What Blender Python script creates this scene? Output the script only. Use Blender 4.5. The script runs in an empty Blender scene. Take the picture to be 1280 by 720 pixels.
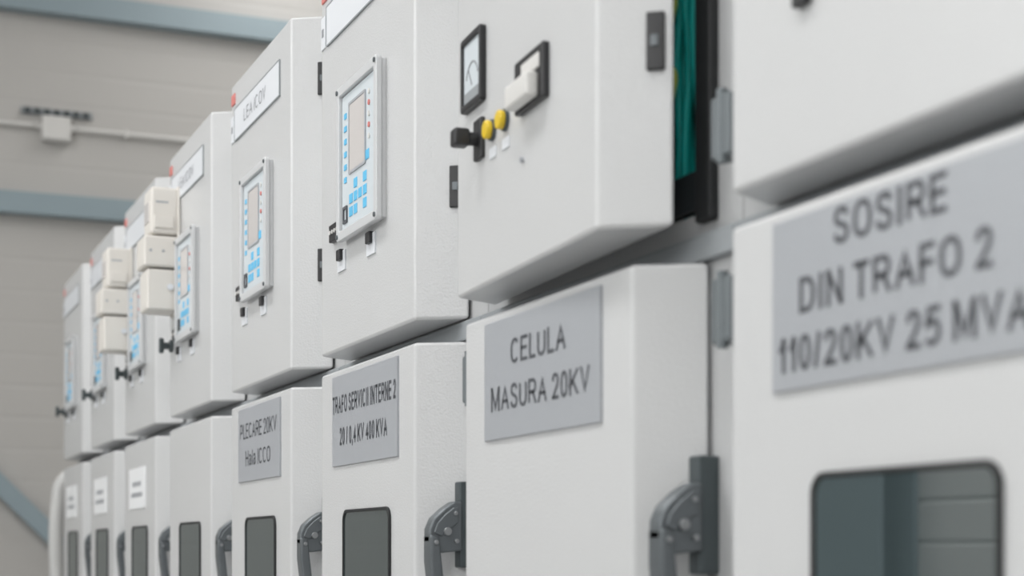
import bpy, bmesh, math, random
from mathutils import Vector, Matrix
random.seed(4)
HC = 1.15
PHI = math.atan(0.42)
scn = bpy.context.scene
try:
    scn.view_settings.view_transform = 'Standard'
except Exception:
    pass

# ---------------------------------------------------------------- materials
def mat(name, col, rough=0.5, metal=0.0, bump=0.0, bscale=200.0, var=0.0, vscale=3.0, emit=None, spec=0.5, coat=0.0):
    m = bpy.data.materials.new(name); m.use_nodes = True
    nt = m.node_tree; b = nt.nodes['Principled BSDF']
    b.inputs['Base Color'].default_value = (*col, 1)
    b.inputs['Roughness'].default_value = rough
    b.inputs['Metallic'].default_value = metal
    b.inputs['Specular IOR Level'].default_value = spec
    b.inputs['Coat Weight'].default_value = coat
    tc = nt.nodes.new('ShaderNodeTexCoord')
    if var > 0:
        n = nt.nodes.new('ShaderNodeTexNoise'); n.inputs['Scale'].default_value = vscale
        n.inputs['Detail'].default_value = 4
        nt.links.new(tc.outputs['Object'], n.inputs['Vector'])
        mx = nt.nodes.new('ShaderNodeMix'); mx.data_type = 'RGBA'
        mx.inputs[6].default_value = (*[c * (1 - var) for c in col], 1)
        mx.inputs[7].default_value = (*[min(1, c * (1 + var)) for c in col], 1)
        nt.links.new(n.outputs['Fac'], mx.inputs[0])
        nt.links.new(mx.outputs[2], b.inputs['Base Color'])
    if bump > 0:
        n2 = nt.nodes.new('ShaderNodeTexNoise'); n2.inputs['Scale'].default_value = bscale
        n2.inputs['Detail'].default_value = 2
        nt.links.new(tc.outputs['Object'], n2.inputs['Vector'])
        bp = nt.nodes.new('ShaderNodeBump'); bp.inputs['Strength'].default_value = bump
        bp.inputs['Distance'].default_value = 0.002
        nt.links.new(n2.outputs['Fac'], bp.inputs['Height'])
        nt.links.new(bp.outputs['Normal'], b.inputs['Normal'])
    if emit:
        b.inputs['Emission Color'].default_value = (*emit[0], 1)
        b.inputs['Emission Strength'].default_value = emit[1]
    return m

M = {}
M['paint'] = mat('cabinet_paint', (0.590, 0.595, 0.600), 0.26, bump=0.35, bscale=260, var=0.02)
M['body'] = mat('body_paint', (0.48, 0.485, 0.49), 0.45, bump=0.2, bscale=260)
M['frame'] = mat('frame_grey', (0.29, 0.31, 0.325), 0.5)
M['hinge'] = mat('hinge_grey', (0.15, 0.17, 0.18), 0.45, metal=0.2)
M['plate'] = mat('name_plate_grey', (0.38, 0.395, 0.42), 0.42, metal=0.1, bump=0.05, bscale=400)
M['ink'] = mat('engraved_ink', (0.075, 0.08, 0.09), 0.6)
M['ink2'] = mat('label_ink', (0.25, 0.26, 0.28), 0.6)
M['label'] = mat('white_label', (0.68, 0.70, 0.73), 0.45)
M['label2'] = mat('paper_label', (0.80, 0.81, 0.82), 0.6)
M['black'] = mat('black_plastic', (0.018, 0.018, 0.02), 0.4)
M['gasket'] = mat('rubber_gasket', (0.012, 0.013, 0.014), 0.6)
M['silver'] = mat('relay_frame_silver', (0.60, 0.61, 0.62), 0.35, metal=0.05)
M['relay'] = mat('relay_panel', (0.60, 0.65, 0.68), 0.4)
M['lcd'] = mat('lcd_screen', (0.60, 0.57, 0.555), 0.25)
M['blue'] = mat('blue_key', (0.12, 0.50, 0.78), 0.4)
M['red'] = mat('red_mark', (0.62, 0.20, 0.18), 0.5)
M['yellow'] = mat('yellow_button', (0.72, 0.50, 0.02), 0.35)
M['white'] = mat('white_plastic', (0.66, 0.65, 0.63), 0.4)
M['beige'] = mat('beige_plastic', (0.71, 0.68, 0.635), 0.45, var=0.02)
M['handle'] = mat('handle_metal', (0.135, 0.15, 0.16), 0.38, metal=0.4, bump=0.1, bscale=300)
M['handle_d'] = mat('handle_bar', (0.07, 0.085, 0.09), 0.45, metal=0.3)
M['bolt'] = mat('bolt_zinc', (0.36, 0.37, 0.38), 0.35, metal=0.9)
M['teal'] = mat('teal_panel', (0.0, 0.26, 0.26), 0.5)
M['tealc'] = mat('teal_cable', (0.01, 0.50, 0.46), 0.4)
M['yelc'] = mat('yellow_green_cable', (0.60, 0.68, 0.12), 0.4)
M['dark'] = mat('dark_interior', (0.02, 0.025, 0.028), 0.7)
M['steel'] = mat('blue_grey_steel', (0.28, 0.35, 0.385), 0.5, var=0.04)
M['wall'] = mat('wall_panel_beige', (0.49, 0.477, 0.458), 0.55, var=0.03, vscale=0.8)
M['wall2'] = mat('wall_panel_light', (0.70, 0.70, 0.69), 0.55, var=0.03, vscale=0.8)
M['ceil'] = mat('ceiling_panel', (0.45, 0.44, 0.43), 0.7)
M['floor'] = mat('epoxy_floor', (0.50, 0.50, 0.495), 0.35, var=0.06, vscale=1.5)
M['lamp'] = mat('lamp_diffuser', (0.9, 0.9, 0.9), 0.5, emit=((1, 0.98, 0.95), 2.6))
M['pipe'] = mat('white_pipe', (0.60, 0.60, 0.59), 0.4)
g = bpy.data.materials.new('window_glass'); g.use_nodes = True
nt = g.node_tree; nt.nodes.remove(nt.nodes['Principled BSDF'])
out = nt.nodes['Material Output']
gl = nt.nodes.new('ShaderNodeBsdfGlossy'); gl.inputs['Roughness'].default_value = 0.02
gl.inputs['Color'].default_value = (0.87, 0.92, 0.92, 1)
df = nt.nodes.new('ShaderNodeBsdfDiffuse'); df.inputs['Color'].default_value = (0.04, 0.053, 0.055, 1)
fr = nt.nodes.new('ShaderNodeFresnel'); fr.inputs['IOR'].default_value = 3.2
ms = nt.nodes.new('ShaderNodeMixShader')
nt.links.new(fr.outputs[0], ms.inputs[0])
nt.links.new(df.outputs[0], ms.inputs[1]); nt.links.new(gl.outputs[0], ms.inputs[2])
nt.links.new(ms.outputs[0], out.inputs[0])
M['glass'] = g

# ---------------------------------------------------------------- helpers
def link(me, name, parent, m, bevel=0.0, seg=2, smooth=False):
    ob = bpy.data.objects.new(name, me)
    scn.collection.objects.link(ob)
    if m is not None: me.materials.append(M[m])
    if parent is not None: ob.parent = parent
    if bevel > 0:
        bv = ob.modifiers.new('bev', 'BEVEL'); bv.width = bevel; bv.segments = seg
        bv.limit_method = 'ANGLE'; bv.angle_limit = math.radians(25)
    if smooth or bevel > 0:
        for p in me.polygons: p.use_smooth = True
        if bevel > 0:
            wn = ob.modifiers.new('wn', 'WEIGHTED_NORMAL'); wn.keep_sharp = True
    return ob

def empty(name, loc=(0, 0, 0), rotz=0.0, parent=None):
    e = bpy.data.objects.new(name, None); e.empty_display_size = 0.2
    scn.collection.objects.link(e); e.location = loc; e.rotation_euler = (0, 0, rotz)
    if parent: e.parent = parent
    return e

def box(name, parent, x0, x1, y0, y1, z0, z1, m, bevel=0.0, seg=2):
    vs = [(x, y, z) for z in (z0, z1) for y in (y0, y1) for x in (x0, x1)]
    fs = [(0, 2, 3, 1), (4, 5, 7, 6), (0, 1, 5, 4), (2, 6, 7, 3), (0, 4, 6, 2), (1, 3, 7, 5)]
    me = bpy.data.meshes.new(name); me.from_pydata(vs, [], fs); me.update()
    return link(me, name, parent, m, bevel, seg)

def fixn(me):
    bm = bmesh.new(); bm.from_mesh(me); bmesh.ops.recalc_face_normals(bm, faces=bm.faces); bm.to_mesh(me); bm.free()

def prism(name, parent, pts, axis, a, b, m, bevel=0.0, seg=2):
    def P(p, t):
        if axis == 'z': return (p[0], p[1], t)
        if axis == 'x': return (t, p[0], p[1])
        return (p[0], t, p[1])
    n = len(pts)
    vs = [P(p, a) for p in pts] + [P(p, b) for p in pts]
    fs = [tuple(range(n)), tuple(range(2 * n - 1, n - 1, -1))]
    for i in range(n):
        j = (i + 1) % n; fs.append((i, i + n, j + n, j))
    me = bpy.data.meshes.new(name); me.from_pydata(vs, [], fs); fixn(me)
    return link(me, name, parent, m, bevel, seg)

def cyl(name, parent, p0, p1, r, m, r2=None, seg=24, bevel=0.0):
    p0 = Vector(p0); p1 = Vector(p1); d = p1 - p0
    bm = bmesh.new()
    bmesh.ops.create_cone(bm, cap_ends=True, segments=seg, radius1=r, radius2=r if r2 is None else r2, depth=d.length)
    rot = d.to_track_quat('Z', 'Y').to_matrix().to_4x4()
    bm.transform(Matrix.Translation((p0 + p1) / 2) @ rot)
    me = bpy.data.meshes.new(name); bm.to_mesh(me); bm.free()
    return link(me, name, parent, m, bevel)

def rrect(x0, x1, z0, z1, r, k=6):
    pts = []
    for cx, cz, a0 in ((x1 - r, z1 - r, 0), (x0 + r, z1 - r, 90), (x0 + r, z0 + r, 180), (x1 - r, z0 + r, 270)):
        for i in range(k + 1):
            a = math.radians(a0 + 90 * i / k)
            pts.append((cx + r * math.cos(a), cz + r * math.sin(a)))
    return pts

def ring(name, parent, o, i, y0, y1, m, bevel=0.0):
    n = len(o)
    vs = [(p[0], y0, p[1]) for p in o] + [(p[0], y0, p[1]) for p in i] + [(p[0], y1, p[1]) for p in o] + [(p[0], y1, p[1]) for p in i]
    fs = []
    for k in range(n):
        j = (k + 1) % n
        fs += [(k, j, j + n, k + n), (k, k + 2 * n, j + 2 * n, j), (k + n, j + n, j + 3 * n, k + 3 * n), (k + 2 * n, k + 3 * n, j + 3 * n, j + 2 * n)]
    me = bpy.data.meshes.new(name); me.from_pydata(vs, [], fs); fixn(me)
    return link(me, name, parent, m, bevel)

def tube(name, parent, pts, r, m):
    cu = bpy.data.curves.new(name, 'CURVE'); cu.dimensions = '3D'; cu.bevel_depth = r; cu.bevel_resolution = 4
    cu.resolution_u = 8; cu.use_fill_caps = True
    s = cu.splines.new('BEZIER'); s.bezier_points.add(len(pts) - 1)
    for bp, p in zip(s.bezier_points, pts):
        bp.co = p; bp.handle_left_type = bp.handle_right_type = 'AUTO'
    cu.materials.append(M[m])
    ob = bpy.data.objects.new(name, cu); scn.collection.objects.link(ob)
    if parent: ob.parent = parent
    return ob

# ------------------------------------------------ grotesque stroke lettering
def arc(cx, cz, rx, rz, a0, a1, k=14, p=2.35):
    o = []
    for i in range(k + 1):
        a = math.radians(a0 + (a1 - a0) * i / k); c, s = math.cos(a), math.sin(a)
        o.append((cx + rx * math.copysign(abs(c) ** (2 / p), c), cz + rz * math.copysign(abs(s) ** (2 / p), s)))
    return o
def smooth(pts, k=6):
    o = []; P = [pts[0]] + pts + [pts[-1]]
    for i in range(1, len(P) - 2):
        for j in range(k):
            t = j / k
            o.append(tuple(0.5 * (2 * P[i][d] + (P[i + 1][d] - P[i - 1][d]) * t + (2 * P[i - 1][d] - 5 * P[i][d] + 4 * P[i + 1][d] - P[i + 2][d]) * t * t + (3 * P[i][d] - P[i - 1][d] - 3 * P[i + 1][d] + P[i + 2][d]) * t ** 3) for d in (0, 1)))
    o.append(pts[-1]); return o
Scurve = smooth([(.96, .78), (.84, .94), (.5, 1), (.16, .94), (.04, .76), (.17, .60), (.5, .51), (.84, .42), (.98, .24), (.86, .06), (.5, 0), (.13, .07), (.01, .24)])
GL = {
 'I': (.16, [[(.5, 0), (.5, 1)]]), 'l': (.16, [[(.5, 0), (.5, 1)]]),
 'S': (.64, [Scurve]),
 'O': (.74, [arc(.5, .5, .5, .5, 90, 450, 32)]), '0': (.54, [arc(.5, .5, .5, .5, 90, 450, 32)]),
 'C': (.70, [arc(.5, .5, .5, .5, 42, 318, 26)]),
 'D': (.68, [[(0, 0), (0, 1), (.45, 1)] + arc(.45, .5, .55, .5, 90, -90, 16)[1:] + [(0, 0)]]),
 'R': (.68, [[(0, 0), (0, 1), (.62, 1)] + arc(.62, .735, .34, .265, 90, -90, 12)[1:] + [(0, .47)], [(.55, .47), (.70, .36), (1, 0)]]),
 'P': (.64, [[(0, 0), (0, 1), (.60, 1)] + arc(.60, .72, .40, .28, 90, -90, 12)[1:] + [(0, .44)]]),
 'E': (.58, [[(1, 1), (0, 1), (0, 0), (1, 0)], [(0, .52), (.92, .52)]]),
 'F': (.54, [[(1, 1), (0, 1), (0, 0)], [(0, .50), (.86, .50)]]),
 'L': (.52, [[(0, 1), (0, 0), (1, 0)]]),
 'H': (.66, [[(0, 0), (0, 1)], [(1, 0), (1, 1)], [(0, .53), (1, .53)]]),
 'N': (.66, [[(0, 0), (0, 1)], [(0, 1), (1, 0)], [(1, 0), (1, 1)]]),
 'M': (.80, [[(0, 0), (0, 1)], [(.03, 1), (.5, .03), (.97, 1)], [(1, 0), (1, 1)]]),
 'T': (.62, [[(0, 1), (1, 1)], [(.5, 0), (.5, 1)]]),
 'A': (.72, [[(0, 0), (.5, 1.02), (1, 0)], [(.17, .33), (.83, .33)]]),
 'V': (.70, [[(0, 1), (.5, -.02), (1, 1)]]),
 'K': (.68, [[(0, 0), (0, 1)], [(.98, 1), (.02, .34)], [(.33, .56), (1, 0)]]),
 'U': (.66, [[(0, 1), (0, .36)] + arc(.5, .36, .5, .36, 180, 360, 14)[1:] + [(1, 1)]]),
 '1': (.34, [[(.9, 0), (.9, 1)], [(.85, .95), (.45, .78), (.1, .70)]]),
 '2': (.56, [smooth([(.04, .72), (.14, .92), (.5, 1), (.86, .92), (.96, .72), (.82, .50), (.42, .24), (.06, 0)]), [(.04, 0), (1, 0)]]),
 '4': (.58, [[(.76, 0), (.76, 1), (0, .28), (1, .28)]]),
 '5': (.58, [[(.94, 1), (.18, 1), (.08, .52)] , smooth([(.08, .52), (.30, .63), (.62, .64), (.92, .52), (1, .32), (.88, .10), (.50, 0), (.16, .04), (.03, .14)])]),
 '/': (.30, [[(0, 0), (1, 1)]]),
 ',': (.12, [[(.6, .06), (.5, -.06), (.2, -.16)]]),
 'a': (.52, [smooth([(.06, .54), (.2, .68), (.5, .72), (.8, .66), (.88, .50), (.88, .2), (.98, 0)]), smooth([(.88, .44), (.5, .40), (.12, .30), (0, .16), (.16, .02), (.42, -.01), (.72, .08), (.88, .28)])],),
}
def text(name, parent, s, xc, base, width, cap, y, m, hw=0.075, gap=.13):
    verts, faces = [], []; pen = 0.0
    for ch in s:
        if ch == ' ': pen += .28; continue
        w, strokes = GL[ch]; w = 2.6 * hw if w < .2 else w
        for st in strokes:
            pts = [Vector((pen + hw + p[0] * (w - 2 * hw), hw + p[1] * (1 - 2 * hw))) for p in st]
            q = [pts[0]]
            for p in pts[1:]:
                if (p - q[-1]).length > 1e-4: q.append(p)
            pts = q; closed = (pts[0] - pts[-1]).length < 1e-3
            if closed: pts = pts[:-1]
            n = len(pts)
            if not closed and n < 8:
                pts[0] = pts[0] + (pts[0] - pts[1]).normalized() * hw * .98
                pts[-1] = pts[-1] + (pts[-1] - pts[-2]).normalized() * hw * .98
            b0 = len(verts)
            for i in range(n):
                a = pts[i - 1] if (i > 0 or closed) else None
                c = pts[(i + 1) % n] if (i < n - 1 or closed) else None
                d1 = (pts[i] - a).normalized() if a is not None else None
                d2 = (c - pts[i]).normalized() if c is not None else None
                if d1 is None: d1 = d2
                if d2 is None: d2 = d1
                n1 = Vector((-d1.y, d1.x)); n2 = Vector((-d2.y, d2.x)); mm = n1 + n2
                mm = mm.normalized() if mm.length > .1 else n1
                k = hw / max(.38, mm.dot(n1))
                for sg in (1, -1):
                    v = pts[i] + mm * k * sg
                    lo = -.2 if ch == ',' else 0.0
                    verts.append((v.x, y, min(1.0, max(lo, v.y))))
            for i in range(n if closed else n - 1):
                j = (i + 1) % n
                faces.append((b0 + 2 * i, b0 + 2 * i + 1, b0 + 2 * j + 1, b0 + 2 * j))
        pen += w + gap
    pen -= gap
    sx = width / pen
    verts = [(xc + (v[0] - pen / 2) * sx, v[1], base + v[2] * cap) for v in verts]
    me = bpy.data.meshes.new(name); me.from_pydata(verts, [], faces)
    bm = bmesh.new(); bm.from_mesh(me)
    bm.normal_update()
    bmesh.ops.reverse_faces(bm, faces=[f for f in bm.faces if f.normal.y > 0])
    bm.to_mesh(me); bm.free()
    return link(me, name, parent, m)

# ---------------------------------------------------------------- cabinet parts
FW, CB, DEP = 0.563, 0.05, 0.08
def pan_door(name, parent, z0, z1, m='paint'):
    pts = [(0, 0), (FW, 0), (FW + CB, DEP), (-CB, DEP)]
    return prism(name, parent, pts, 'z', z0, z1, m, 0.006, 4)

def latch(parent, v0, v1):
    nx, ny = 0.848, -0.53
    def fp(t, o): return (FW + CB * t + nx * o, DEP * t + ny * o)
    prism('latch_plate', parent, [fp(0.64, 0), fp(0.88, 0), fp(0.88, 0.006), fp(0.64, 0.006)], 'z', HC + v0, HC + v1, 'black', 0.002)
    prism('latch_insert', parent, [fp(0.70, 0.006), fp(0.80, 0.006), fp(0.80, 0.008), fp(0.70, 0.008)], 'z', HC + v0 + 0.028, HC + v1 - 0.028, 'handle', 0.001)

def relay(parent, tags=True):
    x0, x1, z0, z1 = 0.168, 0.416, HC + 0.583, HC + 0.874
    box('relay_housing', parent, x0 + .004, x1 - .004, -0.010, 0.002, z0 + .004, z1 - .004, 'silver', 0.003)
    ring('relay_frame', parent, rrect(x0, x1, z0, z1, .008), rrect(x0 + .018, x1 - .018, z0 + .018, z1 - .018, .004), -0.020, -0.009, 'silver', 0.002)
    for cx in (x0 + .009, x1 - .009):
        for cz in (z0 + .009, z1 - .009):
            cyl('relay_screw', parent, (cx, -0.020, cz), (cx, -0.0225, cz), 0.0045, 'handle', seg=12)
    box('relay_face', parent, x0 + .020, x1 - .020, -0.0135, -0.009, z0 + .020, z1 - .020, 'relay', 0.001)
    ring('relay_lcd_rim', parent, rrect(x0 + .066, x0 + .169, z0 + .116, z1 - .041, .003), rrect(x0 + .071, x0 + .164, z0 + .121, z1 - .046, .002), -.0158, -.013, 'plate')
    box('relay_lcd', parent, x0 + .070, x0 + .165, -0.0150, -0.013, z0 + .120, z1 - .045, 'lcd', 0.0005)
    for i in range(6):
        z = z1 - .06 - i * .024
        box('relay_key_left', parent, x0 + .036, x0 + .050, -0.0150, -0.013, z - .005, z + .005, 'blue')
    for i in range(5):
        z = z1 - .05 - i * .020
        cyl('relay_led', parent, (x1 - .060, -0.013, z), (x1 - .060, -0.0155, z), 0.005, 'red' if i in (1, 3) else 'white', seg=12)
    for i, (dx, dz) in enumerate([(0, 0), (.028, 0), (.056, 0), (.028, .024), (.028, -.024), (0, -.024), (.085, 0), (.085, .024), (.085, -.024), (.1, .06)]):
        box('relay_key', parent, x0 + .068 + dx, x0 + .088 + dx, -0.0150, -0.013, z0 + .061 + dz, z0 + .079 + dz, 'blue', 0.001)
    ring('relay_port', parent, rrect(x0 + .030, x0 + .056, z0 + .030, z0 + .062, .002), rrect(x0 + .035, x0 + .051, z0 + .036, z0 + .056, .001), -0.016, -0.013, 'ink')
    box('test_block', parent, 0.085, 0.155, -0.010, 0.001, HC + .598, HC + .632, 'black', 0.002)
    for i in range(4):
        cyl('test_socket', parent, (0.096 + i * .0155, -0.010, HC + .616), (0.096 + i * .0155, -0.012, HC + .616), 0.004, 'white', seg=10)
    for xa in (0.120, 0.305):
        if tags:
            box('toggle_tag', parent, xa, xa + .05, -0.003, 0.001, HC + .535, HC + .573, 'label')
        box('toggle_base', parent, xa + .012, xa + .036, -0.010, 0.0, HC + (.555 if tags else .543), HC + .576, 'black', 0.002)

def top_label(parent, txt):
    box('title_label', parent, 0.045, 0.475, -0.003, 0.001, HC + .996, HC + 1.073, 'label', 0.001)
    ring('title_label_rim', parent, rrect(0.043, 0.477, HC + .994, HC + 1.075, .003), rrect(0.046, 0.474, HC + .997, HC + 1.072, .002), -.0036, 0.0, 'frame')
    if txt:
        text('title_text', parent, txt, 0.25, HC + 1.020, 0.21, 0.030, -0.0036, 'ink2', .05, .18)
    box('side_label', parent, 0.006, 0.034, -0.003, 0.001, HC + .996, HC + 1.06, 'label', 0.001)
    box('side_label_mark', parent, 0.014, 0.026, -0.0036, -0.002, HC + 1.02, HC + 1.036, 'ink2')
    box('maker_badge', parent, 0.010, 0.044, -0.003, 0.001, HC + 1.088, HC + 1.114, 'red', 0.001)

def handle(parent):
    X0, X1 = 0.601, 0.628
    box('handle_rail', parent, X0, X1, 0.057, 0.086, HC - .03, HC + .113, 'handle_d', 0.003)
    fan = [(.060, .080), (.046, .080), (.028, .068), (.010, .052), (.002, .034), (.002, .014), (.008, .0), (.022, -.006), (.060, -.002)]
    prism('handle_cam', parent, [(a, HC + b) for a, b in fan], 'x', X0 + .002, X1 + .004, 'handle', 0.004, 3)
    inner = [(.052, .070), (.044, .070), (.028, .058), (.014, .043), (.009, .028), (.022, .022), (.052, .045)]
    prism('handle_cam_rib', parent, [(a, HC + b) for a, b in inner], 'x', X1 + .003, X1 + .008, 'handle', 0.002, 2)
    lever = [(.002, .026), (.018, .022), (.024, -.03), (.032, -.10), (.038, -.19), (.020, -.19), (.012, -.10), (.002, -.02)]
    prism('handle_lever', parent, [(a, HC + b) for a, b in lever], 'x', X0 - .001, X1 + .009, 'handle', 0.005, 3)
    for a, b, r in ((.032, .030, .007), (.048, .014, .004), (.012, .012, .004), (.046, .060, .0035)):
        cyl('handle_bolt', parent, (X1 + .003, a, HC + b), (X1 + .012, a, HC + b), r, 'bolt', seg=12, bevel=0.001)

def window(parent, w0=.158, w1=.440):
    z0, z1 = HC - .235, HC + .076
    o = rrect(w0, w1, z0, z1, .022); i = rrect(w0 + .006, w1 - .006, z0 + .006, z1 - .006, .017)
    ring('window_gasket', parent, o, i, -0.005, 0.001, 'gasket', 0.0015)
    prism('window_glass', parent, rrect(w0 + .005, w1 - .005, z0 + .005, z1 - .005, .016), 'y', -0.0025, 0.001, 'glass')

def plate(parent, lines, y=-0.004):
    box('name_plate', parent, 0.088, 0.482, y, 0.001, HC + .161, HC + .335, 'plate', 0.001)
    for i, (s, w, base, cap, hw, gap) in enumerate(lines):
        text('name_plate_text', parent, s, 0.285 + (0.0 if len(s) != 15 else .004), HC + base, w, cap, y - .0006, 'ink', hw, gap)

def hinge(parent, v0, v1):
    box('hinge_block', parent, -0.110, -0.066, 0.036, 0.086, HC + v0, HC + v1, 'hinge', 0.004)
    cyl('hinge_pin', parent, (-0.088, 0.040, HC + v0 - .006), (-0.088, 0.040, HC + v1 + .006), 0.007, 'hinge', seg=14)

plates = {
    0: [("SOSIRE", .172, .294, .036, .080, .14), ("DIN TRAFO 2", .292, .236, .036, .080, .14), ("110/20KV 25 MVA", .376, .179, .036, .080, .14)],
    1: [("CELULA", .188, .266, .036, .070, .14), ("MASURA 20KV", .336, .202, .036, .070, .14)],
    2: [("TRAFO SERVICII INTERNE 2", .384, .262, .034, .080, .17), ("20 / 0,4 KV 400 KVA", .288, .2, .034, .080, .17)],
    3: [("PLECARE 20KV", .345, .262, .036, .056, .14), ("Hala ICCO", .235, .197, .036, .056, .15)],
}
titles = {3: "LEA ICOV", 4: "LEA ICOV"}

for n in range(-1, 8):
    yf = 1.505 + 0.8 * n
    cab = empty('switchgear_cabinet', (0.89, yf, 0), -math.pi / 2)
    bx0, bx1 = -0.1165, 0.6815
    box('plinth', cab, bx0 + .01, bx1 - .01, 0.10, 1.28, 0.0, 0.08, 'frame')
    box('lower_body', cab, bx0, bx1, 0.085, 1.30, 0.08, HC + .366, 'body', 0.003)
    box('divider_channel', cab, bx0, bx1, 0.072, 0.09, HC + .350, HC + .383, 'frame', 0.003)
    if n != 1:
        box('upper_body', cab, bx0, bx1, 0.085, 0.60, HC + .368, HC + 1.14, 'body', 0.003)
    else:
        z0, z1 = HC + .368, HC + 1.14
        box('upper_side_far', cab, bx0, -0.03, 0.085, 0.60, z0, z1, 'body', 0.003)
        box('upper_side_near', cab, 0.622, bx1, 0.085, 0.60, z0, z1, 'body', 0.003)
        box('upper_top', cab, -0.03, 0.622, 0.085, 0.60, z1 - .03, z1, 'body')
        box('upper_bottom', cab, -0.03, 0.622, 0.085, 0.60, z0, z0 + .045, 'body')
        box('mounting_plate', cab, -0.03, 0.622, 0.40, 0.60, z0 + .045, z1 - .03, 'teal')
        box('gasket_near', cab, 0.588, 0.626, 0.072, 0.30, z0 + .03, z1 - .01, 'gasket', 0.004)
        box('gasket_far', cab, -0.05, -0.025, 0.078, 0.12, z0 + .03, z1 - .01, 'gasket', 0.003)
        for i in range(14):
            xx = 0.432 + i * 0.0105
            pts = []
            for k in range(8):
                zz = z0 + .06 + k * .098
                pts.append((xx + random.uniform(-.004, .004), 0.104 + 0.008 * (i % 2) + random.uniform(-.004, .004), zz))
            tube('control_cable', cab, pts, 0.0058, 'dark' if i in (3, 11) else 'tealc')
        for i, zc in enumerate((0.60, 0.70)):
            pts = [(0.455, .110, HC + zc - .05), (0.50, .088, HC + zc - .03), (0.515, .086, HC + zc), (0.49, .090, HC + zc + .02), (0.455, .105, HC + zc + .03)]
            tube('earth_cable', cab, pts, 0.0035, 'yelc')
        box('terminal_strip', cab, 0.44, 0.58, 0.082, 0.096, z0 + .05, z0 + .10, 'dark', 0.003)
    pan_door('breaker_door', cab, HC - .46, HC + .348)
    pan_door('cable_door', cab, 0.10, HC - .485)
    if n == 1:
        dr = empty('instrument_door', (0.005, -0.015, 0), math.radians(-3.5), cab)
    else:
        dr = empty('instrument_door', (0, 0, 0), 0, cab)
    pan_door('instrument_door_panel', dr, HC + .386, HC + 1.14)
    latch(dr, .572, .642)
    latch(dr, .97, 1.04)
    hinge(cab, .448, .520); hinge(cab, .236, .312); hinge(cab, .98, 1.05)
    handle(cab)
    if n != 1:
        window(cab)
        top_label(dr, titles.get(n, None))
        relay(dr, n != 0)
    if n in (4, 5, 6, 7):
        z = HC + .59
        cyl('selector_base', dr, (.045, 0, z), (.045, -.010, z), .018, 'handle_d', bevel=.002)
        cyl('selector_stem', dr, (.045, -.010, z), (.045, -.028, z), .010, 'handle_d')
        box('selector_grip', dr, .038, .052, -.040, -.026, z - .022, z + .022, 'handle_d', .004)
    if n in plates:
        plate(cab, plates[n])
    if n in (5, 6, 7):
        box('paper_label', cab, .10, .40, -.003, .001, HC + .133, HC + .264, 'label2', .001)
        for r, (a, b) in enumerate(((.17, .33), (.15, .35))):
            box('paper_label_print', cab, a, b, -.0036, -.002, HC + .205 - r * .035, HC + .220 - r * .035, 'plate')
    if n == 1:
        ring('meter_bezel', dr, rrect(.045, .141, HC + .655, HC + .765, .005), rrect(.053, .133, HC + .665, HC + .755, .003), -.010, .001, 'black', .002)
        box('meter_face', dr, .050, .136, -.006, .001, HC + .660, HC + .760, 'relay')
        ap = arc(.093, HC + .690, .030, .034, 20, 160, 16, 2.0); ai = arc(.093, HC + .690, .0275, .0315, 20, 160, 16, 2.0)
        prism('meter_scale', dr, ap + ai[::-1], 'y', -.0068, -.0058, 'ink2')
        prism('meter_needle', dr, [(.092, HC + .688), (.094, HC + .688), (.076, HC + .716), (.075, HC + .715)], 'y', -.0072, -.0062, 'ink2')
        box('meter_foot', dr, .056, .130, -.0072, -.0058, HC + .667, HC + .682, 'frame')
        box('switch_plate', dr, .290, .402, -.010, .001, HC + .590, HC + .662, 'black', .003)
        box('switch_body', dr, .300, .388, -.028, -.009, HC + .593, HC + .626, 'white', .005)
        box('switch_insert', dr, .325, .392, -.013, -.009, HC + .630, HC + .650, 'white', .002)
        for u in (.172, .229):
            cyl('button_collar', dr, (u, 0, HC + .602), (u, -.005, HC + .602), .0155, 'handle_d', bevel=.001)
            cyl('yellow_button', dr, (u, -.004, HC + .602), (u, -.014, HC + .602), .0135, 'yellow', bevel=.003)
            box('button_tag', dr, u - .012, u + .016, -.002, .001, HC + .562, HC + .577, 'label')
        box('selector_plate', dr, .098, .136, -.007, .001, HC + .572, HC + .632, 'black', .003)
        cyl('selector_stem', dr, (.115, -.006, HC + .602), (.115, -.024, HC + .602), .010, 'black')
        box('selector_grip', dr, .102, .128, -.044, -.020, HC + .589, HC + .615, 'black', .004)
        cyl('panel_key', dr, (.30, 0, HC + .53), (.30, -.005, HC + .53), .004, 'plate', seg=12)
        top_label(dr, None)

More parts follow.
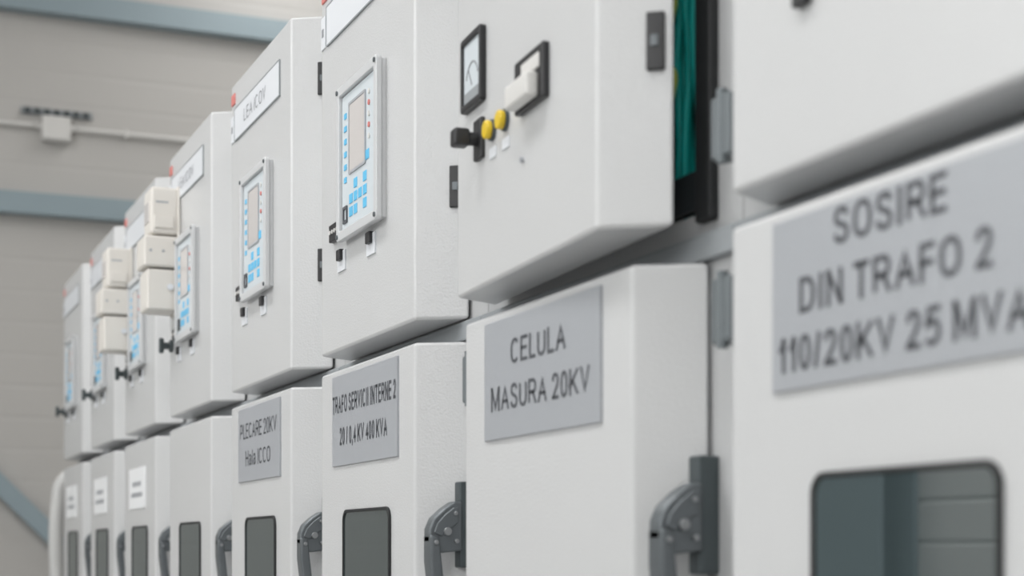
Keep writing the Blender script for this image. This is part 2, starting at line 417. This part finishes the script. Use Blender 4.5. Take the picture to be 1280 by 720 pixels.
# ---------------------------------------------------------------- beige meter boxes fixed to two instrument doors
for yf, v0, v1 in ((1.505 + 3.2, .670, 1.028), (1.505 + 4.0, .648, .995)):
    b = empty('meter_box', (0.89, yf - .045, 0), -math.pi / 2)
    H = v1 - v0; z0 = HC + v0
    box('back_plate', b, .0, .122, -.010, -.001, z0, z0 + H, 'beige', .003)
    box('lower_cover', b, .005, .118, -.095, -.006, z0 + .005, z0 + H * .34, 'beige', .008, 3)
    box('middle_cover', b, .0, .122, -.104, -.006, z0 + H * .355, z0 + H * .60, 'beige', .008, 3)
    box('upper_cover', b, .005, .118, -.084, -.006, z0 + H * .615, z0 + H - .004, 'beige', .010, 3)
    box('side_rib', b, .117, .124, -.075, -.02, z0 + H * .66, z0 + H * .76, 'beige', .003)
    box('side_slot', b, .117, .1185, -.070, -.035, z0 + H * .86, z0 + H * .875, 'plate')
    for k in range(3):
        cyl('cover_screw', b, (.118, -.085 + k * .035, z0 + H * .48), (.1235, -.085 + k * .035, z0 + H * .48), .004, 'plate', seg=12)
    box('display', b, .02, .09, -.086, -.083, z0 + H * .72, z0 + H * .88, 'lcd', .001)
    cyl('cover_knob', b, (.117, -.03, z0 + H * .2), (.124, -.03, z0 + H * .2), .009, 'label')

# ---------------------------------------------------------------- room
XL, XR, YN, YW, ZC = -3.0, 4.2, -4.0, 10.5, 5.6
def ribbed(name, horiz_axis, a, b, pos, inward, m, z1=ZC, dp=.0018):
    prof = [(0.0, 0.0)]; z = 0.0
    while z < z1 - .2:
        prof += [(0, z + .165), (dp, z + .178), (dp, z + .188), (0, z + .20)]
        z += .20
    prof += [(0, z1)]
    vs = []
    for d, z in prof:
        for t in (a, b):
            off = pos + d * -inward
            vs.append((t, off, z) if horiz_axis == 'x' else (off, t, z))
    for z in (z1, 0):
        for t in (a, b):
            off = pos - .1 * inward
            vs.append((t, off, z) if horiz_axis == 'x' else (off, t, z))
    fs = [(2 * i, 2 * i + 1, 2 * i + 3, 2 * i + 2) for i in range(len(vs) // 2 - 1)]
    fs.append((len(vs) - 2, len(vs) - 1, 1, 0))
    me = bpy.data.meshes.new(name); me.from_pydata(vs, [], fs); fixn(me)
    return link(me, name, None, m)
ribbed('wall_back', 'x', XL, XR, YW, -1, 'wall')
ribbed('wall_left', 'y', YN, YW, XL, 1, 'wall2', dp=.012)
ribbed('wall_right', 'y', YN, YW, XR, -1, 'wall')
ribbed('wall_front', 'x', XL, XR, YN, 1, 'wall2')
box('floor', None, XL - .1, XR + .1, YN - .1, YW + .1, -.1, 0, 'floor')
box('ceiling', None, XL - .1, XR + .1, YN - .1, YW + .1, ZC, ZC + .1, 'ceil')

def channel_beam(z0, z1, y):
    pr = [(y, z0), (y, z1), (y + .099, z1), (y + .099, z1 - .012), (y + .012, z1 - .012), (y + .012, z0 + .012), (y + .099, z0 + .012), (y + .099, z0)]
    prism('steel_beam', None, pr, 'x', XL + .01, XR - .01, 'steel', .002)
channel_beam(HC + 2.105, HC + 2.240, YW - .10)
channel_beam(HC + 3.38, HC + 3.52, YW - .10)
def diag(name, x0, z0, x1, z1, wd, y0, y1):
    d = Vector((x1 - x0, z1 - z0)).normalized(); nn = Vector((-d.y, d.x)) * wd / 2
    pts = [(x0 + nn.x, z0 + nn.y), (x1 + nn.x, z1 + nn.y), (x1 - nn.x, z1 - nn.y), (x0 - nn.x, z0 - nn.y)]
    prism(name, None, pts, 'y', y0, y1, 'steel', .004)
diag('diagonal_brace', .925 - 1.65, HC + .40 + 1.65, .925 + 1.46, HC + .40 - 1.46, .11, YW - .085, YW - .005)
for yc in (6.60, 1.2):
    c = empty('steel_column', (XL + .12, yc, 0))
    box('flange_front', c, .09, .11, -.28, .28, 0, ZC, 'steel')
    box('flange_back', c, -.11, -.09, -.28, .28, 0, ZC, 'steel')
    box('web', c, -.09, .09, -.008, .008, 0, ZC, 'steel')
zc = HC + 2.675
for (a, b, clips) in ((XL + .02, 1.125, (-.6, .3)), (1.395, XR - .02, (1.7, 2.4, 3.2))):
    cw = empty('cable_conduit', (0, 0, 0))
    cyl('pipe', cw, (a, YW - .03, zc), (b, YW - .03, zc), .015, 'white')
    for xx in clips:
        box('pipe_clip', cw, xx - .012, xx + .012, YW - .05, YW - .001, zc - .025, zc + .025, 'white', .003)
jb = empty('junction_box', (1.26, YW, zc - .012))
box('box_body', jb, -.09, .09, -.075, -.001, -.080, .075, 'white', .008, 3)
box('box_lid', jb, -.084, .084, -.083, -.073, -.074, .069, 'white', .006, 3)
cyl('gland_left', jb, (-.125, -.03, .012), (-.088, -.03, .012), .022, 'white')
cyl('gland_right', jb, (.088, -.03, .012), (.125, -.03, .012), .022, 'white')
rl = empty('perforated_rail', (1.27, YW, HC + 2.770))
box('rail_base', rl, -.22, .22, -.02, -.001, -.022, .022, 'frame', .002)
for k in range(7):
    box('rail_tab', rl, -.20 + k * .06, -.165 + k * .06, -.04, -.018, -.016, .016, 'handle_d', .002)
tube('white_pipe', None, [(.93, 7.62, 0.0), (.93, 7.62, .8), (.93, 7.62, 1.38), (.955, 7.62, 1.47), (1.04, 7.62, 1.51), (1.5, 7.62, 1.51)], .034, 'pipe')
# ---------------------------------------------------------------- lights
for i, (lx, ly) in enumerate(((-1.2, -1.5), (-1.2, 2.5), (-1.2, 6.5), (2.8, 8.9), (2.8, 2.0))):
    f = empty('ceiling_light', (lx, ly, ZC - .12))
    box('housing', f, -.45, .45, -1.3, 1.3, .03, .12, 'white', .01)
    box('diffuser', f, -.42, .42, -1.27, 1.27, .015, .032, 'lamp')
    L = bpy.data.lights.new('lamp', 'AREA'); L.shape = 'RECTANGLE'; L.size = .85; L.size_y = 2.5
    L.energy = 82 if lx < 0 else 26; L.color = (1, .998, .992)
    lo = bpy.data.objects.new('lamp', L); scn.collection.objects.link(lo); lo.parent = f
    lo.location = (0, 0, .01)
for i, yc in enumerate((-1.2, 3.6)):  # unseen windows added on the left wall: glowing panes plus fill lamps
    w = empty('window_%d' % (i + 1), (XL + .02, yc, 3.0))
    for a, b, c, d in ((-1.25, 1.25, -.9, -.82), (-1.25, 1.25, .82, .9), (-1.25, -1.17, -.9, .9), (1.17, 1.25, -.9, .9), (-.03, .03, -.9, .9)):
        box('window_frame', w, 0, .06, a, b, c, d, 'white', .005)
    box('window_pane', w, 0, .02, -1.2, 1.2, -.85, .85, 'lamp')
    L = bpy.data.lights.new('daylight', 'AREA'); L.shape = 'RECTANGLE'; L.size = 2.3; L.size_y = 1.6
    L.energy = 26; L.color = (.93, .97, 1)
    lo = bpy.data.objects.new('daylight', L); scn.collection.objects.link(lo); lo.parent = w
    lo.location = (.07, 0, 0); lo.rotation_euler = (math.pi / 2, 0, -math.pi / 2)

wd = bpy.data.worlds.new('world'); wd.use_nodes = True
wd.node_tree.nodes['Background'].inputs[0].default_value = (.8, .85, .9, 1)
wd.node_tree.nodes['Background'].inputs[1].default_value = .3
scn.world = wd
# ---------------------------------------------------------------- camera
cd = bpy.data.cameras.new('camera'); cam = bpy.data.objects.new('camera', cd)
scn.collection.objects.link(cam); scn.camera = cam
cam.location = (0, 0, HC); cam.rotation_euler = (math.pi / 2, 0, -PHI)
cd.sensor_width = 36; cd.lens = 2000 / 1280 * 36
cd.shift_y = 327 / 1280
cd.clip_start = .05
cd.dof.use_dof = True; cd.dof.focus_distance = 3.05; cd.dof.aperture_fstop = 3.4
